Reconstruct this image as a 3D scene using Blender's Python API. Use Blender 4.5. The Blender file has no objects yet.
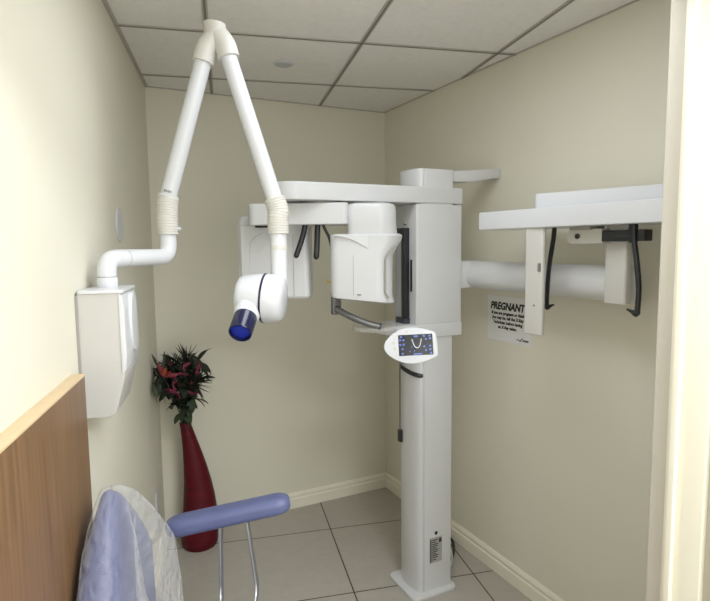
import bpy, bmesh, math, random
from mathutils import Vector as V, Matrix
R = math.radians
PI = math.pi
scn = bpy.context.scene
COL = scn.collection
random.seed(7)

# ------------------------------------------------------------------ materials
def new_mat(name):
    m = bpy.data.materials.new(name); m.use_nodes = True
    nt = m.node_tree
    return m, nt, nt.nodes['Principled BSDF']

def lin(c):
    return tuple(((v/255)/12.92 if v/255 <= .04045 else ((v/255+.055)/1.055)**2.4) for v in c)

def mat(name, rgb, rough=.5, metal=0., coat=0., var=.0, scale=6., bump=0., bscale=120., stretch=None, spec=.5):
    """procedural paint / plastic: colour with a little noise, optional fine bump"""
    m, nt, b = new_mat(name)
    c = lin(rgb) + (1,)
    b.inputs['Roughness'].default_value = rough
    b.inputs['Metallic'].default_value = metal
    b.inputs['Coat Weight'].default_value = coat
    b.inputs['Specular IOR Level'].default_value = spec
    tc = nt.nodes.new('ShaderNodeTexCoord')
    vec = tc.outputs['Object']
    if stretch:
        mp = nt.nodes.new('ShaderNodeMapping'); mp.inputs['Scale'].default_value = stretch
        nt.links.new(vec, mp.inputs['Vector']); vec = mp.outputs['Vector']
    n = nt.nodes.new('ShaderNodeTexNoise'); n.inputs['Scale'].default_value = scale; n.inputs['Detail'].default_value = 4
    nt.links.new(vec, n.inputs['Vector'])
    rmp = nt.nodes.new('ShaderNodeValToRGB')
    rmp.color_ramp.elements[0].position = .3; rmp.color_ramp.elements[1].position = .7
    rmp.color_ramp.elements[0].color = tuple(v*(1-var) for v in c[:3]) + (1,)
    rmp.color_ramp.elements[1].color = tuple(min(1, v*(1+var)) for v in c[:3]) + (1,)
    nt.links.new(n.outputs['Fac'], rmp.inputs['Fac'])
    nt.links.new(rmp.outputs['Color'], b.inputs['Base Color'])
    if bump:
        n2 = nt.nodes.new('ShaderNodeTexNoise'); n2.inputs['Scale'].default_value = bscale; n2.inputs['Detail'].default_value = 3
        nt.links.new(vec, n2.inputs['Vector'])
        bp = nt.nodes.new('ShaderNodeBump'); bp.inputs['Strength'].default_value = bump; bp.inputs['Distance'].default_value = .002
        nt.links.new(n2.outputs['Fac'], bp.inputs['Height']); nt.links.new(bp.outputs['Normal'], b.inputs['Normal'])
    return m

M = {}
M['wall'] = mat('cream_wall_paint', (225, 221, 203), .72, var=.015, scale=1.5, bump=.15, bscale=260, spec=.3)
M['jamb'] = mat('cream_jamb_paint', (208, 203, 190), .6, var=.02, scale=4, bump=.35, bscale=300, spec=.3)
M['trim'] = mat('cream_satin_trim', (240, 235, 216), .35, var=.015, scale=4)
M['tile'] = mat('mineral_ceiling_tile', (236, 234, 229), .9, var=.03, scale=40, bump=.3, bscale=350, spec=.2)
M['tshade'] = mat('grey_grid_shadow_line', (112, 108, 98), .6, var=.03)
M['tbar'] = mat('grey_ceiling_grid', (176, 172, 163), .5, var=.03)
M['white'] = mat('gloss_white_plastic', (214, 216, 220), .28, coat=.25, var=.008, scale=3)
M['machine'] = mat('satin_white_housing', (210, 211, 212), .34, coat=.15, var=.008, scale=3)
M['box'] = mat('pale_grey_box_plastic', (192, 190, 186), .36, coat=.1, var=.008, scale=3)
M['offwhite'] = mat('off_white_plastic', (202, 200, 194), .42, var=.012, scale=5)
M['sleeve'] = mat('ivory_rubber_sleeve', (208, 206, 198), .5, var=.015, scale=9)
M['seam'] = mat('grey_seam_plastic', (150, 148, 142), .5, var=.02)
M['blue'] = mat('navy_blue_plastic', (9, 13, 52), .25, coat=.3, var=.05)
M['lens'] = mat('blue_cone_window', (26, 44, 168), .35, var=.06)
M['black'] = mat('matte_black_plastic', (22, 23, 27), .4, var=.08)
M['darkmetal'] = mat('dark_slate_rail', (52, 56, 66), .38, metal=.3, var=.05)
M['greymetal'] = mat('grey_painted_metal', (112, 112, 112), .35, metal=.5, var=.05)
M['steel'] = mat('brushed_steel', (165, 168, 178), .3, metal=.9, var=.04, scale=30, stretch=(1, 1, .1))
M['lilac'] = mat('pale_grey_plastic', (180, 181, 186), .4, var=.02)
M['vinyl'] = mat('slate_blue_vinyl', (86, 93, 134), .42, var=.05, scale=14, bump=.5, bscale=180)
M['vase'] = mat('deep_red_lacquer', (78, 2, 17), .55, var=.22, scale=10, stretch=(1, 1, 5), bump=.2, bscale=60, spec=.25)
M['leaf'] = mat('dark_green_leaf', (26, 36, 24), .55, var=.25, scale=25)
M['leaf2'] = mat('olive_green_leaf', (48, 62, 38), .5, var=.2, scale=25)
M['spike'] = mat('brownish_green_blades', (34, 36, 25), .6, var=.3, scale=30)
M['red'] = mat('scarlet_petal', (108, 8, 22), .45, var=.2, scale=30)
M['pink'] = mat('magenta_petal', (114, 20, 58), .5, var=.2, scale=40)
M['orange'] = mat('orange_petal', (138, 58, 20), .5, var=.15, scale=30)
M['paper'] = mat('laminated_paper', (232, 232, 230), .35, coat=.2, var=.012, scale=8)
M['ink'] = mat('black_ink', (18, 18, 20), .6, var=.05)
M['greyink'] = mat('grey_ink', (120, 120, 118), .6, var=.05)
M['sticker'] = mat('silver_rating_sticker', (158, 158, 154), .4, var=.03)
M['yellow'] = mat('yellow_plastic', (222, 178, 26), .4, var=.04)
M['woodedge'] = mat('pale_edge_banding', (218, 190, 148), .45, var=.05, scale=20)
M['plate'] = mat('white_wall_plate', (204, 204, 206), .4, var=.01)

def wood():
    m, nt, b = new_mat('oak_laminate')
    tc = nt.nodes.new('ShaderNodeTexCoord'); mp = nt.nodes.new('ShaderNodeMapping')
    mp.inputs['Scale'].default_value = (38, 38, 1.6)
    n = nt.nodes.new('ShaderNodeTexNoise'); n.inputs['Scale'].default_value = 2.2; n.inputs['Detail'].default_value = 7; n.inputs['Distortion'].default_value = .6
    r = nt.nodes.new('ShaderNodeValToRGB')
    r.color_ramp.elements[0].position = .28; r.color_ramp.elements[0].color = lin((98, 70, 44)) + (1,)
    r.color_ramp.elements[1].position = .72; r.color_ramp.elements[1].color = lin((126, 93, 62)) + (1,)
    nt.links.new(tc.outputs['Object'], mp.inputs['Vector']); nt.links.new(mp.outputs['Vector'], n.inputs['Vector'])
    nt.links.new(n.outputs['Fac'], r.inputs['Fac']); nt.links.new(r.outputs['Color'], b.inputs['Base Color'])
    b.inputs['Roughness'].default_value = .45
    return m
M['wood'] = wood()

def clear(name, tint, fac, rough=.12, bump=.0):
    """thin clear film: see-through with glossy and milky share"""
    m, nt, b = new_mat(name)
    b.inputs['Base Color'].default_value = tint + (1,); b.inputs['Roughness'].default_value = rough
    tr = nt.nodes.new('ShaderNodeBsdfTransparent'); mx = nt.nodes.new('ShaderNodeMixShader')
    lw = nt.nodes.new('ShaderNodeLayerWeight'); lw.inputs['Blend'].default_value = .35
    ad = nt.nodes.new('ShaderNodeMath'); ad.operation = 'MULTIPLY_ADD'; ad.use_clamp = True
    ad.inputs[1].default_value = .40; ad.inputs[2].default_value = fac
    nt.links.new(lw.outputs['Facing'], ad.inputs[0]); nt.links.new(ad.outputs[0], mx.inputs['Fac'])
    nt.links.new(tr.outputs[0], mx.inputs[1]); nt.links.new(b.outputs[0], mx.inputs[2])
    if bump:
        tc = nt.nodes.new('ShaderNodeTexCoord'); n2 = nt.nodes.new('ShaderNodeTexNoise'); n2.inputs['Scale'].default_value = 22; n2.inputs['Detail'].default_value = 3; n2.inputs['Distortion'].default_value = 1.2
        bp = nt.nodes.new('ShaderNodeBump'); bp.inputs['Strength'].default_value = bump; bp.inputs['Distance'].default_value = .02
        nt.links.new(tc.outputs['Object'], n2.inputs['Vector']); nt.links.new(n2.outputs['Fac'], bp.inputs['Height']); nt.links.new(bp.outputs['Normal'], b.inputs['Normal'])
    out = nt.nodes['Material Output']; nt.links.new(mx.outputs[0], out.inputs['Surface'])
    return m
M['film'] = clear('clear_plastic_film', (.80, .80, .80), .09, .14, 1.0)
M['frost'] = clear('clear_acrylic', (.84, .83, .78), .22, .15)

def screen_mat(name, rgb, e):
    m, nt, b = new_mat(name)
    c = lin(rgb) + (1,)
    b.inputs['Base Color'].default_value = c; b.inputs['Roughness'].default_value = .15
    b.inputs['Emission Color'].default_value = c; b.inputs['Emission Strength'].default_value = e
    return m
M['scr'] = screen_mat('screen_dark', (26, 28, 38), .3)
M['ico'] = screen_mat('screen_blue_icon', (84, 106, 176), .45)
M['arc'] = screen_mat('screen_white_line', (210, 212, 214), .55)

# ------------------------------------------------------------------ geometry
TH = .2308
LD = V((-math.sin(TH), -math.cos(TH), 0))       # along the left wall, towards the doorway
LN = V((math.cos(TH), -math.sin(TH), 0))        # out of the left wall
L0 = V((-1.42, 0, 0))                           # left rear corner
EX, EY, EZ = V((1, 0, 0)), V((0, 1, 0)), V((0, 0, 1))
H = 2.44
def LW(s, w, z): return L0 + LD*s + LN*w + EZ*z

class G:
    def __init__(self): self.bm = bmesh.new()
    def merge(self, b, mi=0):
        bmesh.ops.recalc_face_normals(b, faces=b.faces[:])
        for f in b.faces: f.material_index = mi
        me = bpy.data.meshes.new('t'); b.to_mesh(me); b.free()
        self.bm.from_mesh(me); bpy.data.meshes.remove(me); return self
    def prism(self, pts, o, ex, ey, ez, z0, z1, bev=0, seg=2, mi=0, taper=None):
        b = bmesh.new()
        o = V(o)
        lo = [b.verts.new(o+ex*p[0]+ey*p[1]+ez*z0) for p in pts]
        tp = taper or (lambda p: p)
        hi = [b.verts.new(o+ex*tp(p)[0]+ey*tp(p)[1]+ez*z1) for p in pts]
        n = len(pts)
        b.faces.new(lo[::-1]); b.faces.new(hi)
        for i in range(n): b.faces.new((lo[i], lo[(i+1) % n], hi[(i+1) % n], hi[i]))
        bmesh.ops.recalc_face_normals(b, faces=b.faces[:])
        if bev:
            ed = [e for e in b.edges if e.calc_face_angle(0) > .55]
            bmesh.ops.bevel(b, geom=ed, offset=bev, segments=seg, profile=.6, affect='EDGES', clamp_overlap=True)
        return self.merge(b, mi)
    def box(self, a, c, bev=0, seg=2, mi=0):
        a, c = V(a), V(c)
        return self.prism([(a.x, a.y), (c.x, a.y), (c.x, c.y), (a.x, c.y)], (0, 0, 0), EX, EY, EZ, a.z, c.z, bev, seg, mi)
    def obox(self, o, ex, ey, ez, hx, hy, hz, bev=0, seg=2, mi=0):
        return self.prism([(-hx, -hy), (hx, -hy), (hx, hy), (-hx, hy)], o, ex, ey, ez, -hz, hz, bev, seg, mi)
    def loft(self, rings, cap=True, mi=0, closed=True):
        b = bmesh.new(); vs = [[b.verts.new(p) for p in r] for r in rings]; n = len(rings[0])
        for a, c in zip(vs, vs[1:]):
            for i in range(n if closed else n-1): b.faces.new((a[i], a[(i+1) % n], c[(i+1) % n], c[i]))
        if cap: b.faces.new(vs[0][::-1]); b.faces.new(vs[-1])
        return self.merge(b, mi)
    def tube(self, pts, r, n=16, mi=0, cap=True, flat=1.0):
        pts = [V(p) for p in pts]; k = len(pts); rs = r if isinstance(r, (list, tuple)) else [r]*k
        tg = [(pts[min(i+1, k-1)]-pts[max(i-1, 0)]).normalized() for i in range(k)]
        a = tg[0].orthogonal().normalized(); rings = []
        for p, t, rr in zip(pts, tg, rs):
            a = (a - t*a.dot(t)).normalized(); c = t.cross(a)
            rings.append([p+(a*math.cos(2*PI*j/n)+c*math.sin(2*PI*j/n)*flat)*rr for j in range(n)])
        return self.loft(rings, cap, mi)
    def lathe(self, prof, o, ax, n=32, mi=0, cap=True):
        o, ax = V(o), V(ax).normalized(); a = ax.orthogonal().normalized(); c = ax.cross(a)
        return self.loft([[o+ax*h+(a*math.cos(2*PI*j/n)+c*math.sin(2*PI*j/n))*r for j in range(n)] for r, h in prof], cap, mi)
    def leaf(self, p, d, up, ln, w, bend=.3, mi=0, n=6, tip=0.0, cl=None):
        """a bent blade with a crease"""
        b = bmesh.new(); d = V(d).normalized(); up = V(up); side = d.cross(up).normalized(); up = side.cross(d).normalized()
        L = []; C = []; Q = []
        for i in range(n+1):
            t = i/n; c = V(p)+d*ln*t-up*bend*ln*t*t
            ww = w*.5*(math.sin(PI*min(1, t*.92+.08))**.8) + tip
            f = cl or (lambda x: x)
            L.append(b.verts.new(f(c+side*ww+up*ww*.3))); C.append(b.verts.new(f(c))); Q.append(b.verts.new(f(c-side*ww+up*ww*.3)))
        for i in range(n):
            b.faces.new((L[i], C[i], C[i+1], L[i+1])); b.faces.new((C[i], Q[i], Q[i+1], C[i+1]))
        return self.merge(b, mi)

def rpoly(pts, r, n=5):
    """round the corners of a 2D polygon (r: one radius or one per corner)"""
    out = []; k = len(pts); rs = r if isinstance(r, (list, tuple)) else [r]*k
    for i in range(k):
        p, a, c = V(pts[i]), V(pts[i-1]), V(pts[(i+1) % k])
        da, dc = (a-p).normalized(), (c-p).normalized()
        if rs[i] <= 1e-6: out.append(tuple(p)); continue
        ang = da.angle(dc); t = rs[i]/math.tan(ang/2); t = min(t, (a-p).length*.49, (c-p).length*.49); rr = t*math.tan(ang/2)
        ctr = p+(da+dc).normalized()*(rr/math.sin(ang/2))
        s, e = p+da*t-ctr, p+dc*t-ctr
        a0 = math.atan2(s.y, s.x); da_ = math.atan2(e.y, e.x)-a0
        while da_ > PI: da_ -= 2*PI
        while da_ < -PI: da_ += 2*PI
        for j in range(n+1): out.append((ctr.x+rr*math.cos(a0+da_*j/n), ctr.y+rr*math.sin(a0+da_*j/n)))
    return out

def bez(pts, n=8):
    """Catmull-Rom through points"""
    P = [V(p) for p in pts]; P = [P[0]*2-P[1]]+P+[P[-1]*2-P[-2]]; out = []
    for i in range(1, len(P)-2):
        a, b, c, d = P[i-1:i+3]
        for j in range(n):
            t = j/n
            out.append(.5*((2*b)+(c-a)*t+(2*a-5*b+4*c-d)*t*t+(3*b-a-3*c+d)*t**3))
    return out+[P[-2]]

def bendpath(pts, r, n=6):
    """polyline with filleted corners"""
    P = [V(p) for p in pts]; out = [P[0]]
    for i in range(1, len(P)-1):
        a, p, c = P[i-1], P[i], P[i+1]; da, dc = (a-p).normalized(), (c-p).normalized()
        t = min(r/math.tan(da.angle(dc)/2), (a-p).length*.49, (c-p).length*.49); s, e = p+da*t, p+dc*t
        for j in range(n+1):
            q = j/n; out.append(s*(1-q)**2+p*2*q*(1-q)+e*q*q)
    return out+[P[-1]]

def thing(name, label, cat, loc, group=None):
    o = bpy.data.objects.new(name, None); COL.objects.link(o); o.location = loc; o.empty_display_size = .05
    o['label'] = label; o['category'] = cat
    if group: o['group'] = group
    return o
def tag(o, label, cat, group=None, kind=None):
    o['label'] = label; o['category'] = cat
    if group: o['group'] = group
    if kind: o['kind'] = kind
    return o
def root_of(p):
    while p.parent: p = p.parent
    return p
def part(name, g, mats, parent=None, label=None, loc=None, sharp=.62):
    base = root_of(parent).location if parent else V(loc or (0, 0, 0))
    bmesh.ops.translate(g.bm, verts=g.bm.verts[:], vec=-base)
    me = bpy.data.meshes.new(name); g.bm.to_mesh(me); g.bm.free()
    for m in (mats if isinstance(mats, (list, tuple)) else [mats]): me.materials.append(m)
    for p in me.polygons: p.use_smooth = True
    me.set_sharp_from_angle(angle=sharp)
    o = bpy.data.objects.new(name, me); COL.objects.link(o)
    if parent: o.parent = parent
    else: o.location = base
    if label: o['label'] = label
    return o
def struct(name, g, m, parent=None):
    o = part(name, g, m, parent)
    if not parent: o['kind'] = 'structure'
    return o
def text_geo(g, s, size, o, ex, ey, shear=0., bold=0., align='LEFT', mi=0, ext=.0004, sx=1.):
    cu = bpy.data.curves.new('t', 'FONT'); cu.body = s; cu.size = size; cu.shear = shear; cu.offset = bold; cu.align_x = align; cu.extrude = ext; cu.resolution_u = 3
    ob = bpy.data.objects.new('t', cu); COL.objects.link(ob)
    dg = bpy.context.evaluated_depsgraph_get(); dg.update()
    me = bpy.data.meshes.new_from_object(ob.evaluated_get(dg))
    b = bmesh.new(); b.from_mesh(me); bpy.data.objects.remove(ob); bpy.data.curves.remove(cu); bpy.data.meshes.remove(me)
    ez = ex.cross(ey); o = V(o)
    for v in b.verts: v.co = o+ex*(v.co.x*sx)+ey*v.co.y+ez*v.co.z
    return g.merge(b, mi)

# ------------------------------------------------------------------ room
YN = -4.3                                                     # wall behind the camera
sN = -YN/math.cos(TH)
XF = LW(sN, 0, 0).x
struct('floor', G().prism([(L0.x, 0), (XF, YN), (0, YN), (0, 0)], (0, 0, 0), EX, EY, EZ, -.06, 0), None)
fl = bpy.data.objects['floor']
def floor_mat():
    m, nt, b = new_mat('grey_floor_tile')
    N = nt.nodes.new; K = nt.links.new
    tc = N('ShaderNodeTexCoord'); mp = N('ShaderNodeMapping'); mp.vector_type = 'TEXTURE'
    P0 = V((-.486, 0, 0)) + LD*.3571
    mp.inputs['Location'].default_value = P0; mp.inputs['Rotation'].default_value = (0, 0, -TH)
    K(tc.outputs['Object'], mp.inputs['Vector'])
    sp = N('ShaderNodeSeparateXYZ'); K(mp.outputs['Vector'], sp.inputs[0])
    def line(src):
        a = N('ShaderNodeMath'); a.operation = 'DIVIDE'; a.inputs[1].default_value = .6; K(src, a.inputs[0])
        r = N('ShaderNodeMath'); r.operation = 'ROUND'; K(a.outputs[0], r.inputs[0])
        s = N('ShaderNodeMath'); s.operation = 'SUBTRACT'; K(a.outputs[0], s.inputs[0]); K(r.outputs[0], s.inputs[1])
        q = N('ShaderNodeMath'); q.operation = 'ABSOLUTE'; K(s.outputs[0], q.inputs[0])
        l = N('ShaderNodeMath'); l.operation = 'LESS_THAN'; l.inputs[1].default_value = .0055; K(q.outputs[0], l.inputs[0]); return l.outputs[0]
    mx = N('ShaderNodeMath'); mx.operation = 'MAXIMUM'; K(line(sp.outputs[0]), mx.inputs[0]); K(line(sp.outputs[1]), mx.inputs[1])
    n = N('ShaderNodeTexNoise'); n.inputs['Scale'].default_value = 18; n.inputs['Detail'].default_value = 8; K(tc.outputs['Object'], n.inputs['Vector'])
    r = N('ShaderNodeValToRGB'); r.color_ramp.elements[0].color = lin((166, 159, 148))+(1,); r.color_ramp.elements[1].color = lin((182, 176, 166))+(1,)
    K(n.outputs['Fac'], r.inputs['Fac'])
    mc = N('ShaderNodeMixRGB'); K(mx.outputs[0], mc.inputs[0]); K(r.outputs['Color'], mc.inputs[1]); mc.inputs[2].default_value = lin((52, 44, 38))+(1,)
    K(mc.outputs[0], b.inputs['Base Color']); b.inputs['Roughness'].default_value = .42
    bp = N('ShaderNodeBump'); bp.inputs['Strength'].default_value = .4; bp.inputs['Distance'].default_value = .002; bp.invert = True
    K(mx.outputs[0], bp.inputs['Height']); K(bp.outputs[0], b.inputs['Normal'])
    return m
fl.data.materials.clear(); fl.data.materials.append(floor_mat())
struct('ceiling', G().prism([(L0.x-.03, .03), (XF-.03, YN-.03), (.03, YN-.03), (.03, .03)], (0, 0, 0), EX, EY, EZ, H, H+.06), M['tile'])
struct('wall_back', G().box((-1.55, 0, -.06), (.12, .12, H+.06)), M['wall'])
struct('wall_right', G().box((0, YN-.12, -.06), (.12, 0, H+.06)), M['wall'])
struct('wall_left', G().prism([(0, 0), (sN, 0), (sN, -.12), (0, -.12)], L0, LD, LN, EZ, -.06, H+.06), M['wall'])
struct('wall_near', G().box((XF-.2, YN-.12, -.06), (.12, YN, H+.06)), M['wall'])
# stub of the partition on the right of the doorway the photographer stands in
g = G().prism(rpoly([(0, -2.345), (-.655, -2.345), (-.655, -2.50), (0, -2.50)], [0, .006, .006, 0], 3), (0, 0, 0), EX, EY, EZ, 0, H)
g.prism([(-.655, -2.345), (-1.970, -2.345), (-2.006, -2.50), (-.655, -2.50)], (0, 0, 0), EX, EY, EZ, 2.13, H)  # unseen door header, added to keep outer lamp light off the upper walls
struct('wall_front', g, M['jamb'])
g = G()
g.box((-.672, -2.475, 0), (-.655, -2.392, 2.10), .003); g.box((-.684, -2.42, 0), (-.672, -2.405, 2.10), .002)
g.prism(rpoly([(-.672, -2.50), (-.60, -2.50), (-.60, -2.515), (-.64, -2.522), (-.672, -2.518)], .003, 2), (0, 0, 0), EX, EY, EZ, 0, 2.10)
struct('trim_1', g, M['trim'])


# baseboards: profiled skirting
prof = [(0, 0), (.017, 0), (.017, .058), (.012, .064), (.012, .074), (.014, .078), (.013, .084), (.006, .0954), (0, .0954)]
def skirting(name, a, b, nrm):
    a, b = V(a), V(b); d = (b-a); ln = d.length; d.normalize()
    struct(name, G().prism(prof, a, nrm, EZ, d, 0, ln), M['trim'])
skirting('baseboard_back', (-1.415, 0, 0), (0, 0, 0), V((0, -1, 0)))
skirting('baseboard_right', (0, -.0145, 0), (0, -2.345, 0), V((-1, 0, 0)))
skirting('baseboard_left', LW(.016, 0, 0), LW(1.66, 0, 0), LN)

# ceiling grid (parallel to the left wall, not to the rear wall)
poly = [V((L0.x, 0)), V((XF, YN)), V((0, YN)), V((0, 0))]
def clip(p, d):
    lo, hi = -20., 20.
    for i in range(4):
        a, b = poly[i], poly[(i+1) % 4]; e = b-a; n = V((-e.y, e.x))
        den = n.dot(d); num = n.dot(a-p)
        if abs(den) < 1e-9: continue
        t = num/den
        if den > 0: lo = max(lo, t)
        else: hi = min(hi, t)
    return (lo, hi)
ti = 2
def bar(p, d):
    global ti
    p, d = V(p[:2]), V(d[:2]); lo, hi = clip(p, d)
    if hi-lo < .05: return
    a = p+d*lo; ln = hi-lo; d3 = V((d.x, d.y, 0)); sd = V((-d.y, d.x, 0))
    g = G(); g.prism([(0, -.010), (ln, -.010), (ln, .010), (0, .010)], (a.x, a.y, 0), d3, sd, EZ, H-.004, H+.002)
    g.prism([(0, -.0035), (ln, -.0035), (ln, .0035), (0, .0035)], (a.x, a.y, 0), d3, sd, EZ, H-.0050, H-.003, mi=1)  # dark strip colours in the shadow line along each grid bar
    struct('trim_%d' % ti, g, [M['tbar'], M['tshade']]); ti += 1
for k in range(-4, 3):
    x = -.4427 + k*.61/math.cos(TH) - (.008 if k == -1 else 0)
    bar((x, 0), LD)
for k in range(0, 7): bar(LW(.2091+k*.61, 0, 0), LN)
# wall angle round the ceiling edge
g = G(); g.box((-1.42, -.010, H-.004), (0, 0, H+.001)); struct('trim_%d' % ti, g, M['tbar']); ti += 1
g = G(); g.box((-.009, -2.345, H-.004), (0, -.011, H+.001)); struct('trim_%d' % ti, g, M['tbar']); ti += 1
g = G(); g.prism([(.012, 0), (3.4, 0), (3.4, .016), (.012, .016)], L0, LD, LN, EZ, H-.005, H+.001); struct('trim_%d' % ti, g, M['tbar']); ti += 1

# ------------------------------------------------------------------ panoramic machine
pm = thing('panoramic_xray_machine', 'tall white panoramic dental x-ray machine with column, rotating head unit and side measuring arm', 'x-ray machine', (-.36, -1.01, 0))
W = M['machine']
# column
col = part('column', G().prism(rpoly([(-.4285, -1.10), (-.278, -1.10), (-.278, -.922), (-.4285, -.922)], .005, 3), (0, 0, 0), EX, EY, EZ, .012, 1.935, .004), W, pm)
def halfel(n=16, bulge=.034, x0=-.4305, yc=-1.011, hw=.088):
    return [(x0-bulge*math.sin(PI*i/n)**.75, yc+hw*math.cos(PI*i/n)) for i in range(n+1)]
cov = part('column_cover', G().prism(halfel(), (0, 0, 0), EX, EY, EZ, .012, 1.935, .003), W, pm)
# crescent finger slot in the cover
pts = []
for i in range(9):
    t = i/8; a = PI*(.12+.86*t)
    pts.append((-.4315-.034*math.sin(a)**.75-.000, -1.011+.088*math.cos(a), 1.058-.026*math.sin(PI*t*.5)))
part('slot', G().tube(pts, [.005, .0085, .010, .0105, .0105, .0105, .0105, .0105, .008], 10), M['black'], cov, 'curved black slot')
stk = part('rating_sticker', G().box((-.399, -1.1012, .145), (-.331, -1.0995, .266)), M['sticker'], col)
g = G()
for k, z in enumerate((.254, .244, .234, .225, .216, .207, .198, .189, .180, .171, .160)): g.box((-.386, -1.1018, z-.0022), (-.352-(.004, .012, .0)[k % 3], -1.101, z+.0022))
g.box((-.396, -1.1018, .150), (-.390, -1.101, .258)); g.box((-.348, -1.1018, .238), (-.334, -1.101, .258))
part('printed_lines', g, M['ink'], stk)
part('screw', G().lathe([(.0075, .0005), (.0085, .003), (.006, .0045)], (-.364, -1.0995, .287), (0, -1, 0), 16), M['blue'], col)
part('base_plate', G().prism(rpoly([(-.50, -1.13), (-.26, -1.13), (-.26, -.89), (-.50, -.89)], .03), (0, 0, 0), EX, EY, EZ, 0, .014, .004), W, pm)
# wall bracket at the top
part('wall_bracket', G().prism([(-.30, 1.930), (-.30, 1.885), (-.16, 1.890), (-.03, 1.912), (-.001, 1.912), (-.001, 1.953), (-.03, 1.953)], (0, 0, 0), EX, EZ, EY, -1.085, -1.005, .004), W, pm)
# carriage
car = part('carriage', G().prism(rpoly([(-.472, -1.104), (-.233, -1.104), (-.233, -.905), (-.472, -.905)], [.006, .006, .02, .02], 4), (0, 0, 0), EX, EY, EZ, 1.262, 1.782, .003), W, pm)
g = G().prism(rpoly([(-.474, -1.107), (-.230, -1.107), (-.230, -.902), (-.474, -.902), (-.56, -.93), (-.610, -.985), (-.622, -1.02), (-.610, -1.062), (-.56, -1.098)],
     [0, .006, .02, 0, .06, .04, .03, .04, .06], 5), (0, 0, 0), EX, EY, EZ, 1.200, 1.262, .006, 3)
for v in g.bm.verts:
    if v.co.z < 1.231 and v.co.x < -.474: v.co.z += min(.022, (-.474-v.co.x)*.17)
part('shelf_block', g, W, pm)
g = G(); g.prism([(-.640+.098*math.cos(2*PI*i/36), -1.035+.098*math.sin(2*PI*i/36)) for i in range(36)], (0, 0, 0), EX, EY, EZ, 1.246, 1.264, .007, 3)
part('chin_plate', g, M['frost'], pm, 'clear plastic rounded plate')
rail = part('guide_rail', G().box((-.499, -1.046, 1.290), (-.470, -1.020, 1.684), .002), M['black'], car)
part('rail_edge', G().box((-.494, -1.018, 1.280), (-.470, -.962, 1.640), .003), M['lilac'], car, 'pale grey strip beside the black rail')
part('rail_foot', G().box((-.503, -1.050, 1.262), (-.470, -.975, 1.288), .004), M['darkmetal'], rail)
part('rail_head', G().box((-.495, -1.018, 1.641), (-.470, -.962, 1.684), .003), M['darkmetal'], rail)
part('status_slot', G().box((-.4735, -1.069, 1.405), (-.471, -1.054, 1.545)), M['black'], car, 'narrow black slot')
part('hook', G().tube(bez([(-.472, -1.02, 1.700), (-.482, -1.02, 1.698), (-.485, -1.02, 1.712)], 4), .002, 8), M['black'], car)
# top arm
def arm_plan(y0, y1, xr, xl, n=14):
    yc, h = (y0+y1)/2, (y1-y0)/2
    return [(xr, y0)]+[(xr, y1)]+[(xl-(h*.85)*math.sin(PI*i/n), yc+h*math.cos(PI*i/n)) for i in range(n+1)]
part('top_arm', G().prism(arm_plan(-1.105, -.900, -.229, -1.00), (0, 0, 0), EX, EY, EZ, 1.787, 1.857, .007, 3), W, pm)
# rotor, in its own frame
RC = V((-.87, -.99, 0)); RU = V((-.87, .493, 0)).normalized(); RV = V((-.493, -.87, 0)).normalized()
def rot_plan(u0, u1, v0, v1, r): return rpoly([(u0, v0), (u1, v0), (u1, v1), (u0, v1)], r, 6)
rot = part('rotating_arm', G().prism(rot_plan(-.122, .280, -.105, .100, [.02, .06, .03, .02]), RC, RU, RV, EZ, 1.694, 1.779, .006, 3), W, pm)
part('pivot_hub', G().lathe([(.085, 1.775), (.085, 1.79)], RC, EZ, 32), M['seam'], rot)
def sect(u0, u1, v0, v1, z, r, k=0.):
    return [RC+RU*p[0]+RV*p[1]+EZ*(z+k*(p[0]+.17)) for p in rpoly([(u0, v0), (u1, v0), (u1, v1), (u0, v1)], r, 7)]
# x-ray tube housing
tub = part('tube_housing', G().loft([sect(-.300, -.062, -.075, .072, 1.384, [.05, .03, .035, .06], .10), sect(-.304, -.048, -.09, .090, 1.390, [.06, .03, .035, .07], .10),
      sect(-.297, -.046, -.09, .094, 1.42, [.06, .03, .035, .07], .08), sect(-.299, -.046, -.09, .094, 1.570, [.06, .03, .035, .07]),
      sect(-.316, -.046, -.09, .094, 1.602, [.06, .03, .035, .07]), sect(-.333, -.046, -.09, .094, 1.628, [.06, .03, .035, .075]),
      sect(-.338, -.046, -.092, .096, 1.648, [.06, .03, .035, .075]), sect(-.328, -.056, -.085, .088, 1.655, [.06, .03, .035, .07])]), W, pm, sharp=.5)
part('housing_cap', G().loft([sect(-.318, -.118, -.09, .078, 1.650, [.06, .04, .03, .075]), sect(-.314, -.116, -.09, .086, 1.690, [.06, .04, .03, .075]), sect(-.312, -.114, -.09, .09, 1.755, [.06, .04, .03, .075]),
      sect(-.306, -.119, -.085, .085, 1.772, [.06, .04, .03, .07]), sect(-.285, -.135, -.065, .066, 1.779, [.05, .04, .03, .05])]), W, tub)
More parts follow.
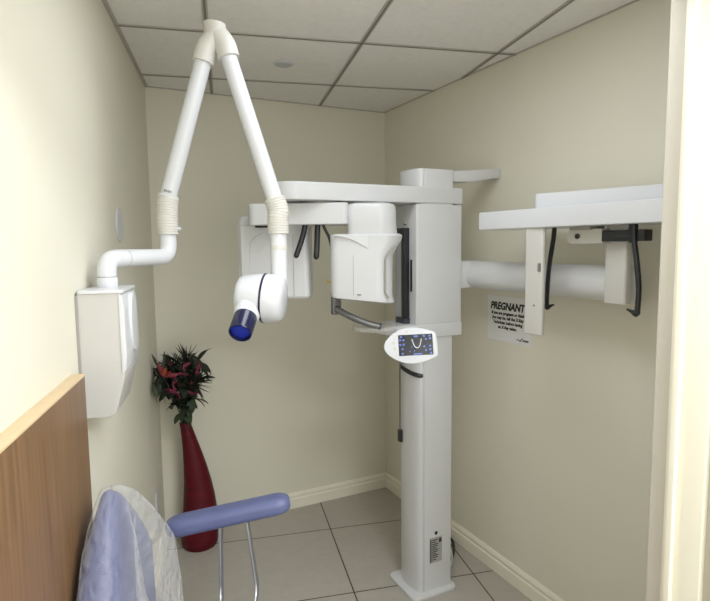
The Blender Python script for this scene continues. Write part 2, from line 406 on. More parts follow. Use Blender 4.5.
# arched brow on the housing face
def brow(u0, u1, v, z1, drop, th):
    n = 14; rings = []
    for i in range(n+1):
        t = i/n; u = u0+(u1-u0)*t; z0 = z1-.004-drop*t**1.9; k = th*(1-.86*t)
        p = RC+RU*u
        rings.append([p+RV*(v-.004)+EZ*z1, p+RV*(v+k)+EZ*(z1-.001), p+RV*(v+k)+EZ*(z0+.002), p+RV*(v-.004)+EZ*z0])
    return G().loft(rings)
part('brow', brow(-.066, -.20, .094, 1.650, .052, .016), W, tub)
g = G(); q = [(-.306, 1.608), (-.282, 1.580), (-.268, 1.555), (-.268, 1.42), (-.282, 1.398)]
g.tube([RC+RU*a+RV*(.074 if a < -.295 else .087)+EZ*z for a, z in bendpath([V((a, z, 0)) for a, z in q], .02)] if False else
       [RC+RU*p.x+RV*(.0945-max(0, -.268-p.x)*.42)+EZ*p.y for p in bendpath([V((a, z, 0)) for a, z in q], .02)], .0035, 8)
part('side_groove', g, M['seam'], tub)
part('panel_seam', G().prism([(-.1415, 1.41), (-.140, 1.41), (-.140, 1.57), (-.1415, 1.57)], RC, RU, EZ, RV, .094, .0948), M['seam'], tub)
part('maker_plate', G().prism(rpoly([(-.172, 1.410), (-.155, 1.410), (-.155, 1.415), (-.172, 1.415)], .002, 2), RC, RU, EZ, RV, .0935, .0950), M['greyink'], tub)
# sensor housing on the far end of the rotor
sen = part('sensor_housing', G().loft([sect(.058, .345, -.145, -.02, 1.388, [.03, .05, .03, .02]), sect(.052, .352, -.150, -.012, 1.398, [.03, .06, .035, .02]),
      sect(.052, .358, -.150, -.010, 1.56, [.03, .06, .035, .02]), sect(.052, .358, -.150, -.010, 1.71, [.03, .06, .035, .02]), sect(.06, .345, -.14, -.02, 1.734, [.03, .05, .03, .02]), sect(.08, .32, -.12, -.04, 1.744, [.02, .04, .02, .02])]), W, pm, sharp=.5)
def hood():
    n = 16; rings = []
    for i in range(n+1):
        t = i/n; u = .352-.30*t; z0 = 1.40+(.235 if t > .16 else 0)
        z0 = 1.39 if t < .14 else 1.60+.085*min(1, ((t-.14)/.35))**.5
        p = RC+RU*u; v = -.030 if t < .06 else -.012
        rings.append([p+RV*(v-.005)+EZ*1.70, p+RV*(v+.012)+EZ*1.695, p+RV*(v+.012)+EZ*z0, p+RV*(v-.005)+EZ*z0])
    return G().loft(rings)
part('brow', hood(), W, sen)
part('panel_seam', G().prism([(.116, 1.40), (.1175, 1.40), (.1175, 1.66), (.116, 1.66)], RC, RU, EZ, RV, -.0105, -.0092), M['seam'], sen)
# temple supports
for nm, pp, r in (('temple_support', [(-.943, -1.010, 1.700), (-.953, -1.008, 1.655), (-.968, -1.005, 1.610), (-.981, -1.000, 1.572)], .0115),
                  ('temple_support', [(-.898, -1.030, 1.700), (-.901, -1.031, 1.650), (-.904, -1.033, 1.610), (-.909, -1.036, 1.566)], .0120),
                  ('temple_support', [(-.880, -1.035, 1.700), (-.868, -1.040, 1.672), (-.855, -1.048, 1.640), (-.848, -1.055, 1.600)], .0060)):
    p = bez(pp, 5); n = len(p)
    part(nm, G().tube(p+[p[-1]+(p[-1]-p[-2]).normalized()*r*.6, p[-1]+(p[-1]-p[-2]).normalized()*r], [r]*n+[r*.8, r*.35], 14, flat=1.0), M['black'], rot, 'black curved temple rest')
part('laser_strip', G().prism([(.18, .0), (.262, .0), (.262, .05), (.18, .05)], RC, RU, RV, EZ, 1.686, 1.696, .002), M['black'], rot)
# hand grip, chin support and bite stick
hg = part('hand_grip', G().tube(bez([(-.664, -1.117, 1.272), (-.715, -1.090, 1.288), (-.77, -1.050, 1.316), (-.808, -1.005, 1.344)], 8), .0138, 18), M['greymetal'], pm)
part('grip_post', G().prism(rpoly([(-.823, 1.318), (-.790, 1.318), (-.784, 1.36), (-.79, 1.46), (-.82, 1.46)], .006, 3), (0, 0, 0), EX, EZ, EY, -1.005, -.975, .004), M['greymetal'], hg)
part('grip_end_cap', G().lathe([(.0142, 0), (.0142, .006), (.011, .008)], (-.6645, -1.1168, 1.2722), V((.06, -.03, -.016)), 18), M['darkmetal'], hg)
part('bite_stick', G().box((-.842, -.998, 1.455), (-.800, -.978, 1.462), .002), M['yellow'], hg, 'yellow bite stick')
# control panel
n_ = V((-.46, -.845, .22)).normalized()
ex_ = V((.88, -.47, .045)); ex_ = (ex_-n_*ex_.dot(n_)).normalized(); ey_ = n_.cross(ex_)
CO = V((-.667, -1.355, 1.229))
outl = []
for i in range(29):                                            # leaf-shaped outline, blunt at the right
    a = R(58+244*i/28); outl.append((-.01+.092*math.cos(a)*1.0, .0685*math.sin(a)))
outl = [(.100, .046), (.106, .0), (.102, -.046)][::-1]+[] and ([(.062, .060), (.030, .067), (-.005, .0675), (-.040, .058), (-.068, .041), (-.088, .020), (-.095, .0), (-.090, -.020), (-.074, -.038), (-.045, -.056), (-.010, -.067), (.030, -.068), (.068, -.060), (.104, -.046), (.107, 0), (.102, .046)])
oc = [tuple(p)[:2] for p in bez([V((a, b, 0)) for a, b in outl[:13]], 4)] + [(.103, -.047), (.108, -.040), (.108, 0), (.104, .042), (.099, .048)]
cp = part('control_panel', G().prism(oc, CO, ex_, ey_, n_, -.016, .006, .005, 3), M['white'], pm)
scv = G().prism([(-.040, -.038), (.0895, -.038), (.0895, .041), (-.040, .041)], CO, ex_, ey_, n_, .005, .0068)
def ico(a, b, w=.0036, h=.0034, mi=1): scv.prism(rpoly([(a-.009-w, b-h), (a-.009+w, b-h), (a-.009+w, b+h), (a-.009-w, b+h)], .0015, 2), CO, ex_, ey_, n_, .0066, .0074, mi=mi)
for a, b in ((-.020, .033), (-.024, .021), (-.012, .021), (-.024, .004), (-.012, .004), (-.017, -.013), (-.017, -.030), (.066, .034), (.088, .034), (.073, .022), (.088, .024), (.088, -.004), (.088, -.018), (.072, -.020), (.066, -.006), (.09, -.031)): ico(a, b)
for a, b in ((.018, -.006), (.028, -.020), (.012, -.022)): ico(a, b, .002, .002)
ico(.036, .034, .008, .003); ico(.040, -.033, .016, .0025)
ar = [V((.020, .024, 0)), V((.024, .010, 0)), V((.030, -.004, 0)), V((.039, -.010, 0)), V((.048, -.004, 0)), V((.053, .010, 0)), V((.056, .024, 0))]
scv.tube([CO+ex_*(p.x-.009)+ey_*p.y+n_*.0072 for p in bez(ar, 5)], .0013, 6, mi=2)
part('touch_screen', scv, [M['scr'], M['ico'], M['arc']], cp, 'dark touch screen with blue icons and a dental arch')
for a, b, r in ((-.058, .012, .006), (-.056, -.010, .006)): part('button', G().lathe([(r, 0), (r, .001), (r*.8, .0014)], CO+ex_*a+ey_*b+n_*.0058, n_, 20), M['offwhite'], cp)
part('indicator', G().lathe([(.003, 0), (.003, .001)], CO+ex_*-.006+ey_*.052+n_*.0058, n_, 12), M['woodedge'], cp)
part('mounting_arm', G().tube(bez([CO-n_*.012, CO-n_*.05, (-.58, -1.20, 1.225), (-.56, -1.06, 1.220)], 6), .02, 16), W, cp)
part('cable', G().tube(bez([CO-n_*.016-ey_*.05-ex_*.02, (-.66, -1.30, 1.15), (-.56, -1.09, 1.11), (-.484, -.985, 1.08), (-.472, -.962, 1.02), (-.468, -.955, .90), (-.468, -.955, .755)], 8), .0035, 8), M['greymetal'], cp, 'thin grey cable')
part('cable_clip', G().box((-.474, -.968, .692), (-.448, -.940, .748), .004), M['black'], cov, 'black cable clip')
part('power_cable', G().tube(bez([(-.30, -1.0, .06), (-.22, -.99, .02), (-.15, -.93, .012), (-.075, -.85, .010), (-.030, -.74, .010), (-.03, -.45, .010)], 8), .007, 10), M['black'], pm, 'black power cable on the floor')
part('earth_wire', G().tube(bez([(-.279, -1.05, .16), (-.245, -1.05, .15), (-.235, -1.05, .10), (-.25, -1.05, .06), (-.28, -1.05, .05)], 6), .004, 8), M['offwhite'], pm, 'thin white wire loop')

# cephalometric arm
part('ceph_arm_joint', G().box((-.26, -1.09, 1.41), (-.10, -.98, 1.535), .012), W, pm)
part('ceph_arm', G().prism([(-.15+.048*math.cos(2*PI*i/28), 1.472+.0615*math.sin(2*PI*i/28)) for i in range(28)], (0, 0, 0), EX, EZ, V((0, -1, 0)), 1.02, 1.90), W, pm)
part('ceph_post', G().prism(rpoly([(-.228, -1.938), (-.188, -1.932), (-.188, -1.856), (-.225, -1.853)], .008, 3), (0, 0, 0), EX, EY, EZ, 1.412, 1.668, .004), M['offwhite'], pm)
beam = part('ceph_beam', G().prism(rpoly([(-.352, -1.360), (-.10, -1.360), (-.06, -2.315), (-.292, -2.315)], [.012, .05, .05, .012], 5), (0, 0, 0), EX, EY, EZ, 1.664, 1.732, .006, 3), M['white'], pm)
part('beam_cover', G().prism(rpoly([(-.305, -1.60), (-.14, -1.60), (-.06, -2.30), (-.10, -2.30), (-.155, -2.05), (-.235, -1.80)], .02, 4), (0, 0, 0), EX, EY, EZ, 1.728, 1.786, .006, 3), M['white'], beam)
slp = part('slit_plate', G().prism(rpoly([(-.320, -1.680), (-.296, -1.670), (-.296, -1.598), (-.330, -1.600)], [.010, .010, .012, .008], 4), (0, 0, 0), EX, EY, EZ, 1.282, 1.668, .008, 3), M['offwhite'], pm)
part('screw', G().lathe([(.0035, 0), (.0035, .0012)], (-.3244, -1.645, 1.389), V((-.98, .1, 0)), 12), M['black'], slp)
part('small_label', G().box((-.3245, -1.670, 1.510), (-.3195, -1.658, 1.540)), M['greyink'], slp)
hh = part('head_holder', G().prism(rpoly([(-1.728, 1.607), (-1.870, 1.607), (-1.870, 1.655), (-1.728, 1.655)], [.022, .003, .003, .022], 6), (0, 0, 0), EY, EZ, EX, -.262, -.218, .004), M['offwhite'], pm)
part('mount_plate', G().box((-.275, -1.835, 1.652), (-.205, -1.75, 1.667), .002), M['seam'], hh)
part('knob', G().lathe([(.009, 0), (.009, .006), (.006, .008)], (-.261, -1.775, 1.632), V((-1, 0, 0)), 18), M['black'], hh)
sb = part('slide_bar', G().prism(rpoly([(-1.866, 1.613), (-2.020, 1.613), (-2.020, 1.648), (-1.866, 1.648)], .003, 2), (0, 0, 0), EY, EZ, EX, -.260, -.222, .003), M['black'], hh)
part('slide_groove', G().box((-.2615, -2.005, 1.626), (-.2595, -1.92, 1.632)), M['darkmetal'], sb)
def ear_rod(pp, foot):
    rr = part('ear_rod', G().tube(bez(pp, 6), .0105, 12, flat=.8), M['black'], pm, 'black curved ear rod')
    b = V(pp[-1]); f = V(foot)
    part('ear_plug', G().lathe([(.0055, -.004), (.010, .0), (.010, .008), (.006, .018), (.003, (f-b).length)], b, f-b, 14), M['black'], rr)
ear_rod([(-.24, -1.651, 1.668), (-.24, -1.646, 1.62), (-.24, -1.632, 1.54), (-.24, -1.624, 1.46), (-.24, -1.622, 1.375)], (-.24, -1.656, 1.388))
ear_rod([(-.262, -1.985, 1.668), (-.262, -1.988, 1.62), (-.262, -2.000, 1.55), (-.262, -2.010, 1.47), (-.262, -2.008, 1.392)], (-.262, -1.972, 1.404))
part('rod_clamp', G().box((-.270, -1.996, 1.608), (-.254, -1.974, 1.668), .003), M['black'], sb)

# ------------------------------------------------------------------ wall-mounted dental x-ray
ix = thing('dental_xray_unit', 'white wall-mounted dental x-ray with folding tube arm and blue-tipped cone', 'x-ray machine', LW(1.48, 0, 1.3))
PW = M['white']
bp = [(0.004, 1.170), (.066, 1.168), (.084, 1.178), (.110, 1.275), (.110, 1.496), (.004, 1.496)]
bx = part('wall_box', G().prism(rpoly(bp, [.004, .012, .012, .01, .006, .006], 3), L0, LN, EZ, LD, 1.392, 1.600, .005, 3), M['box'], ix)
part('back_plate', G().prism([(0, 1.172), (.006, 1.172), (.006, 1.490), (0, 1.490)], L0, LN, EZ, LD, 1.388, 1.604), M['seam'], bx)
fc = part('front_cover', G().prism(rpoly([(.104, 1.282), (.113, 1.290), (.117, 1.33), (.116, 1.45), (.112, 1.488), (.104, 1.492)], .004, 3), L0, LN, EZ, LD, 1.390, 1.603, .003), PW, bx)
ovp = [(1.475+.050*math.cos(2*PI*i/28), 1.405+.083*math.sin(2*PI*i/28)) for i in range(28)]
part('oval_pad', G().prism(ovp, L0, LD, EZ, LN, .110, .122, .004, 3), PW, fc)
part('top_lip', G().prism(rpoly([(.004, 1.388), (.116, 1.388), (.116, 1.605), (.004, 1.605)], .012, 4), L0, LN, LD, EZ, 1.493, 1.502, .003), PW, bx)
PB = LW(1.478, .056, 0)
pb = bendpath([PB+EZ*1.502, PB+EZ*1.580, (-1.513, -1.271, 1.580), (-1.513, -1.271, 1.665)], .058, 8)
part('swivel_collar', G().lathe([(.0262, 1.500), (.0275, 1.503), (.0275, 1.526), (.0262, 1.529)], PB, EZ, 28), PW, ix)
arm = part('swivel_arm', G().tube(pb, .0252, 28), PW, ix)
mid = PB.lerp(V((-1.513, -1.271, 0)), .27); dr = (V((-1.513, -1.271, 0))-PB).normalized()
part('joint_seam', G().lathe([(.0256, -.0008), (.0256, .0008)], V((mid.x, mid.y, 1.580)), dr, 28), M['seam'], arm)
part('joint_seam', G().lathe([(.0258, 1.529), (.0258, 1.5315)], PB, EZ, 28), M['seam'], arm)
def bellows(pp, r, ribs):
    p = bez(pp, 14); n = len(p); out = []; rr = []
    d = [0]
    for a, b in zip(p, p[1:]): d.append(d[-1]+(b-a).length)
    tot = d[-1]; k = ribs*6
    for i in range(k+1):
        s = tot*i/k; j = max(0, min(n-2, next((q for q in range(n-1) if d[q+1] >= s), n-2))); t = (s-d[j])/(d[j+1]-d[j])
        out.append(p[j].lerp(p[j+1], t)); rr.append(r*(1-.05*(1 if i % 6 == 0 else 0)))
    return G().tube(out, rr, 28)
a0, a1 = V((-1.507, -1.261, 1.766)), V((-1.384, -1.275, 2.195)); ad = (a1-a0).normalized()
b1, b0 = V((-1.203, -1.413, 1.756)), V((-1.312, -1.308, 2.216)); bd = (b1-b0).normalized()
s1 = part('elbow_sleeve', bellows([(-1.513, -1.271, 1.650), (-1.513, -1.271, 1.69), (-1.510, -1.266, 1.735), a0+ad*.004], .0325, 15), M['sleeve'], ix, 'ribbed ivory elbow sleeve')
part('latch_pin', G().lathe([(.0055, 0), (.0055, .007), (.004, .009)], V((-1.513, -1.271, 1.668))+V((.029, -.012, 0)), V((.92, -.38, .05)), 12), PW, s1)
la = part('lower_arm', G().tube([a0-ad*.02, a1+ad*.03], [.0262, .0262], 28), PW, ix)
part('sleeve_rim', G().lathe([(.0275, -.003), (.0335, 0), (.0335, .004), (.027, .007)], a0+ad*.002, ad, 28), PW, la)
# rating label on the lower arm
lt = a0+ad*.014; ls = V((-.30, -.95, 0)).normalized(); ls = (ls-ad*ls.dot(ad)).normalized(); lx = ls.cross(ad).normalized()*-1
g = G()
for i in range(4): g.obox(lt+ls*.0262+lx*(-.010+.006*i)+ad*.004, lx, ad, ls, .0022, .0038 - .001*(i % 2), .0006)
part('small_label', g, M['greyink'], la)
tj = bez([a1-ad*.004, a1+ad*.045, a1+ad*.085+V((.014, -.006, .0)), V((-1.348, -1.292, 2.312)), b0-bd*.075+V((-.014, .006, 0)), b0-bd*.035, b0+bd*.012], 6)
part('top_knuckle', G().tube(tj, .0345, 28), M['sleeve'], ix, 'ivory knuckle joining the two arm tubes')
ua = part('upper_arm', G().tube([b0-bd*.03, b1+bd*.03], [.0258, .0258], 28), PW, ix)
part('elbow_sleeve', bellows([b1-bd*.004, b1+bd*.035, V((-1.198, -1.423, 1.695)), V((-1.198, -1.424, 1.648))], .0335, 14), M['sleeve'], ix, 'ribbed ivory elbow sleeve')
st = part('drop_tube', G().tube([(-1.198, -1.424, 1.66), (-1.200, -1.427, 1.52), (-1.201, -1.429, 1.47)], .0262, 28), PW, ix)
part('swivel_ring', G().lathe([(.0268, -.008), (.0272, -.006), (.0272, .006), (.0268, .008)], (-1.1985, -1.425, 1.605), EZ, 28), M['sleeve'], st)
# tube head
fwd = V((.4418, .8917, -.0983)); rgt = V((.896, -.4439, 0)); upv = rgt.cross(fwd)
HC = V((-1.258, -1.442, 1.448))
HA = (rgt*.99 - fwd*.07 - upv*.085).normalized()
hd = part('tube_head', G().lathe([(.030, -.0835), (.052, -.0815), (.063, -.074), (.0685, -.060), (.0735, -.030), (.0775, .004), (.0775, .010), (.0765, .03), (.0735, .046), (.067, .060), (.058, .066), (.030, .068)], HC, HA, 40), PW, ix, sharp=.9)
part('blue_ring', G().lathe([(.0770, .0015), (.0790, .002), (.0790, .008), (.0770, .0085)], HC, HA, 40), M['blue'], hd, 'thin navy ring')
CD = (-fwd*.76 - upv*.64 - rgt*.09).normalized(); HO = HC-HA*.036-upv*.004
part('cone_neck', G().lathe([(.045, .02), (.043, .055), (.040, .080), (.0365, .090)], HO, CD, 32), PW, hd)
cone = part('cone', G().lathe([(.0325, .085), (.0348, .087), (.0348, .158), (.0335, .160), (.0305, .160), (.0300, .144)], HO, CD, 32), M['blue'], hd, 'dark navy open-ended cone')
part('cone_window', G().lathe([(.0299, .144), (.0299, .147), (.020, .1475)], HO, CD, 32), M['lens'], cone)

# ------------------------------------------------------------------ small wall and ceiling things
c0 = LW(.940, 0, 1.694)
o = part('round_wall_plate', G().lathe([(.064, 0), (.064, .003), (.060, .007), (.030, .0085)], c0, LN, 36), M['plate'], None, loc=c0)
tag(o, 'round white blank plate on left wall above the white wall box', 'wall plate')
c0 = LW(.305, 0, .345)
ol = thing('wall_outlet', 'white electrical outlet plate low on the left wall near the vase', 'outlet', c0)
op = part('cover_plate', G().prism(rpoly([(.268, .286), (.342, .286), (.342, .404), (.268, .404)], .004, 3), L0, LD, EZ, LN, 0, .006, .002), M['plate'], ol)
for z in (.318, .372):
    s_ = part('socket', G().prism(rpoly([(.288, z-.014), (.322, z-.014), (.322, z+.014), (.288, z+.014)], .008, 4), L0, LD, EZ, LN, .004, .008), M['plate'], op)
    g = G()
    for q in (.298, .312): g.prism([(q-.0012, z-.005), (q+.0012, z-.005), (q+.0012, z+.005), (q-.0012, z+.005)], L0, LD, EZ, LN, .0078, .0085)
    part('socket_slots', g, M['ink'], s_)
c0 = V((-.889, -.638, H))
cs = thing('ceiling_speaker', 'small round white disc fitted in a ceiling tile', 'ceiling disc', c0)
part('rim', G().lathe([(.046, 0), (.047, -.004), (.043, -.0075), (.036, -.008)], c0, EZ, 32), M['plate'], cs)
part('grille', G().lathe([(.037, -.002), (.036, -.010), (.020, -.012)], c0, EZ, 32), M['lilac'], cs)
# sign
sg = thing('pregnancy_notice', 'white printed PREGNANT notice on the right wall behind the side arm', 'sign', (0, -1.155, 1.26))
sheet = part('paper_sheet', G().box((-.0018, -1.302, 1.152), (0, -1.011, 1.366)), M['paper'], sg)
ex, ey = V((0, -1, 0)), EZ
def line(s, size, y, z, name, al='CENTER', sh=.0, bo=.0, sx=1., m='ink'):
    part(name, text_geo(G(), s, size, (-.0019, y, z), ex, ey, sh, bo, al, sx=sx), M[m], sheet)
line('PREGNANT', .047, -1.030, 1.303, 'heading', 'LEFT', .22, .0024, .93)
g = G()
for s, z in (('If you are pregnant or think', 1.278), ('you may be, tell the X-Ray', 1.256), ('Technician before having', 1.234), ('an X-Ray taken.', 1.212)):
    text_geo(g, s, .0195, (-.0019, -1.148, z), ex, ey, .12, .0011, 'CENTER', sx=1.0)
part('notice_text', g, M['ink'], sheet)
g = G()
g.prism([(1.212, 1.170), (1.218, 1.170), (1.218, 1.177), (1.212, 1.177)], (0, 0, 0), V((0, -1, 0)), EZ, V((-1, 0, 0)), .0018, .0024, mi=1)
g.prism([(1.221, 1.170), (1.227, 1.170), (1.227, 1.177), (1.221, 1.177)], (0, 0, 0), V((0, -1, 0)), EZ, V((-1, 0, 0)), .0018, .0024, mi=1)
g.tube(bez([(-.0024, -1.230, 1.172), (-.0024, -1.235, 1.168), (-.0024, -1.242, 1.177), (-.0024, -1.250, 1.184)], 5), .0022, 6)
for i in range(5): g.prism([(1.249+.0075*i, 1.169), (1.255+.0075*i, 1.169), (1.2565+.0075*i, 1.178), (1.2505+.0075*i, 1.178)], (0, 0, 0), V((0, -1, 0)), EZ, V((-1, 0, 0)), .0018, .0024)
part('logo', g, [M['ink'], M['greyink']], sheet)

# wood panel on the left wall
wp = thing('wood_panel', 'oak-coloured laminate panel with pale top edge standing against left wall', 'wood panel', LW(2.1, 0, 0))
bd_ = part('board', G().prism([(1.672, 0), (3.0, 0), (3.0, .030), (1.672, .030)], L0, LD, LN, EZ, .0, 1.2985, .001), M['wood'], wp)
part('edge_strip', G().prism([(1.670, .0), (3.0, .0), (3.0, .0315), (1.670, .0315)], L0, LD, LN, EZ, 1.2985, 1.3035, .001), M['woodedge'], wp, 'pale wood edge strip')

# ------------------------------------------------------------------ vase and flowers
VY = -.165
vz = [(0, -1.263, .086), (.012, -1.263, .094), (.05, -1.262, .098), (.12, -1.257, .0955), (.19, -1.2545, .090), (.28, -1.257, .081), (.36, -1.262, .071), (.45, -1.2725, .059), (.53, -1.285, .0475), (.61, -1.300, .0365), (.66, -1.310, .0310), (.690, -1.316, .0295)]
n = 36; rings = [[V((c+r*math.cos(2*PI*j/n), VY+r*math.sin(2*PI*j/n), z)) for j in range(n)] for z, c, r in vz]
rings += [[V((c+r*math.cos(2*PI*j/n), VY+r*math.sin(2*PI*j/n), z)) for j in range(n)] for z, c, r in ((.690, -1.316, .0265), (.60, -1.298, .0300), (.45, -1.2725, .045), (.35, -1.262, .055))]
o = part('floor_vase', G().loft(rings), M['vase'], None, loc=(-1.263, VY, 0), sharp=.9)
tag(o, 'tall dark red horn-shaped vase standing in the rear left corner', 'vase')
VT = V((-1.310, VY, .64))
def cl(p):
    p = V(p); w = (p-L0).dot(LN)
    if w < .012: p = p+LN*(.012-w)
    if p.y > -.012: p.y = -.012
    return p
rng = random.Random(5)
def stem_pts(tip, k=0):
    a = rng.uniform(0, 6.28); q = VT+V((math.cos(a)*.014, math.sin(a)*.014, 0)); base = q+V((.012, 0, -.10))
    tip = V(tip); return bez([base, q+EZ*.05, q.lerp(tip, .6)+EZ*.02, tip], 5)
def rnd_dir(up=.3):
    while True:
        v = V((rng.uniform(-1, 1), rng.uniform(-1, 1), rng.uniform(-1, 1)))
        if .1 < v.length < 1: return (v.normalized()+EZ*up).normalized()
def flower(name, label, cat, tip, stem_m, build, group=None):
    root = thing(name, label, cat, VT+V((.012, 0, -.10)), group)
    part('stem', G().tube(stem_pts(tip), .003, 6), stem_m, root)
    build(root, V(tip)); return root
def spiky(nb, ln, d=None):
    def f(root, t):
        g = G(); ax = V(d or (0, -.2, 1)).normalized()
        for i in range(nb):
            dv = (ax*rng.uniform(.15, 1.1)+rnd_dir(0)*.75).normalized(); b = t-ax*rng.uniform(0, .08)
            g.leaf(b, dv, rnd_dir(0), ln*rng.uniform(.6, 1.1), .0065, rng.uniform(-.1, .25), n=4, cl=cl)
        part('blades', g, M['spike'], root)
    return f
def leafy(nb, ln, w, m, sp=.07, droop=.35):
    def f(root, t):
        for i in range(nb):
            dv = rnd_dir(.15); b = t+rnd_dir(0)*sp*.5
            g = G(); g.leaf(b, dv, EZ+rnd_dir(0)*.4, ln*rng.uniform(.7, 1.1), w*rng.uniform(.8, 1.1), rng.uniform(.1, droop+.2), cl=cl)
            part('leaf', g, M[m], root)
    return f
def bloom(nb, ln, w, m):
    def f(root, t):
        for i in range(nb):
            a = 2*PI*i/nb; dv = V((math.cos(a)*.8, -.75+math.sin(a)*.35, math.sin(a)*.75+.2)).normalized()
            g = G(); g.leaf(t, dv, V((0, -1, .3)), ln, w, -.25, n=4, cl=cl); part('petal', g, M[m], root)
        part('flower_centre', G().lathe([(.003, -.005), (.007, 0), (.006, .008), (.002, .012)], cl(t), V((0, -1, .3)), 10), M['spike'], root)
    return f
yb = VY-.045
FG = 'foliage'
flower('spiky_grass_spray', 'spiky brownish green spray standing up at the top of the bouquet', FG, (-1.305, yb-.02, 1.035), M['spike'], spiky(110, .105))
flower('spiky_grass_spray', 'spiky spray fanning out to the right side of the bouquet', FG, (-1.265, yb-.04, .92), M['spike'], spiky(90, .115, (.8, -.2, .35)))
flower('spiky_grass_spray', 'spiky spray hanging down the left side of the bouquet by the wall', FG, (-1.43, yb-.03, .91), M['spike'], spiky(90, .10, (-.4, -.3, -.6)))
flower('spiky_grass_spray', 'spiky spray at the upper left of the bouquet behind the orange-red flower', FG, (-1.38, yb, 1.01), M['spike'], spiky(70, .085, (-.2, 0, 1)))
flower('leafy_branch', 'dark leafy branch filling the middle of the bouquet', FG, (-1.35, yb-.02, .93), M['leaf'], leafy(46, .10, .045, 'leaf', .17))
flower('leafy_branch', 'dark leafy branch at the upper right of the bouquet', FG, (-1.29, yb-.02, .98), M['leaf'], leafy(30, .085, .042, 'leaf', .13))
flower('leafy_branch', 'dark leafy branch at the left edge of the bouquet', FG, (-1.425, yb-.03, .95), M['leaf'], leafy(30, .085, .04, 'leaf', .13))
flower('leafy_branch', 'dark leafy branch low in the bouquet above the vase mouth', FG, (-1.335, yb-.01, .84), M['leaf'], leafy(22, .085, .045, 'leaf', .10, .5))
flower('broad_leaf_stem', 'broad green leaves hanging low over the vase mouth', FG, (-1.335, yb-.04, .80), M['leaf2'], leafy(9, .10, .06, 'leaf2', .08, .8))
flower('broad_leaf_stem', 'broad green leaf reaching out right of the vase mouth', FG, (-1.285, yb-.04, .85), M['leaf2'], leafy(5, .095, .055, 'leaf2', .04, .2))
flower('broad_leaf_stem', 'broad leaves at the upper right edge of the bouquet beside a pink spray', FG, (-1.255, yb-.03, 1.0), M['leaf2'], leafy(4, .075, .05, 'leaf2', .04, .2))
def pink_spray(path, side):
    def f(root, t):
        p = [V(q) for q in path]
        part('twig', G().tube(bez(p, 5), .0042, 7), M['pink'], root)
        for i, q in enumerate(p+[(p[0]+p[1])/2, (p[-1]+p[-2])/2]):
            g = G(); g.leaf(q, V((side*rng.uniform(.2, 1), -.6, rng.uniform(-.6, .9))), V((0, -1, .4)), rng.uniform(.018, .030), .010, .1, n=4, cl=cl); part('bud', g, M['pink'], root)
    return f
yf = VY-.135
for path, sd, lb in (([(-1.385, yf, .915), (-1.385, yf, .955), (-1.355, yf, .985), (-1.325, yf, .975)], 1, 'magenta flower spray arching across the middle of the bouquet'),
                 ([(-1.405, yf, .91), (-1.375, yf, .895), (-1.355, yf, .865)], -1, 'magenta flower spray low on the left of the bouquet'),
                 ([(-1.325, yf, .89), (-1.30, yf, .875), (-1.27, yf, .875)], 1, 'magenta flower spray low on the right of the bouquet'),
                 ([(-1.275, yf, .97), (-1.265, yf, 1.0), (-1.255, yf, 1.02)], 1, 'short magenta flower spray at the upper right of the bouquet'),
                 ([(-1.335, yf, 1.005), (-1.325, yf, 1.025), (-1.315, yf, 1.03)], 1, 'short magenta flower spray just below the topmost spiky tuft')):
    flower('pink_flower_spray', lb, 'flower', path[0], M['leaf'], pink_spray(path, sd), 'magenta flower sprays in the red vase')
for tip, lb in (((-1.395, yf, 1.035), 'small red bud near the top left of the bouquet'), ((-1.30, yf, .925), 'small red bud in the middle right of the bouquet'), ((-1.36, yf, .93), 'small red bud at the centre of the bouquet')):
    flower('red_bud', lb, 'flower', tip, M['leaf'], bloom(4, .022, .010, 'red'), 'small red buds in the red vase')
def bop(root, t):
    for dv, ln, w, m in (((-.30, -.15, 1), .075, .017, 'red'), ((.0, -.2, 1), .055, .014, 'red'), ((.95, -.3, .12), .075, .020, 'red'), ((.55, -.3, .4), .05, .016, 'red'), ((.25, -.35, .9), .052, .018, 'orange')):
        g = G(); g.leaf(t, dv, V((0, -1, .2)), ln, w, .05, cl=cl); part('petal', g, M[m], root)
    for dv in ((-.42, -.1, 1), (.08, -.1, 1)):
        g = G(); g.leaf(t+V(dv).normalized()*.045, dv, V((0, -1, .2)), .085, .013, .0, cl=cl); part('beak', g, M['spike'], root)
    g = G(); g.leaf(t+V((-.03, -.01, -.10)), V((-.45, -.1, 1)), V((0, -1, .2)), .13, .03, .0, cl=cl); part('leaf', g, M['leaf2'], root)
flower('bird_of_paradise_flower', 'orange-red bird of paradise flower at the left of the bouquet', 'flower', (-1.435, yf-.03, .985), M['leaf'], bop)

# ------------------------------------------------------------------ dental chair
CF = V((.951, -.309, 0)).normalized(); CG = V((.309, .951, 0)).normalized()
A0, A1 = V((-1.580, -1.440, .768)), V((-1.222, -1.545, .818))
CC = (A0+A1)/2 - CG*.36; CC.z = 0
ch = thing('dental_chair', 'blue vinyl dental chair beside the wood panel with raised armrest', 'chair', CC)
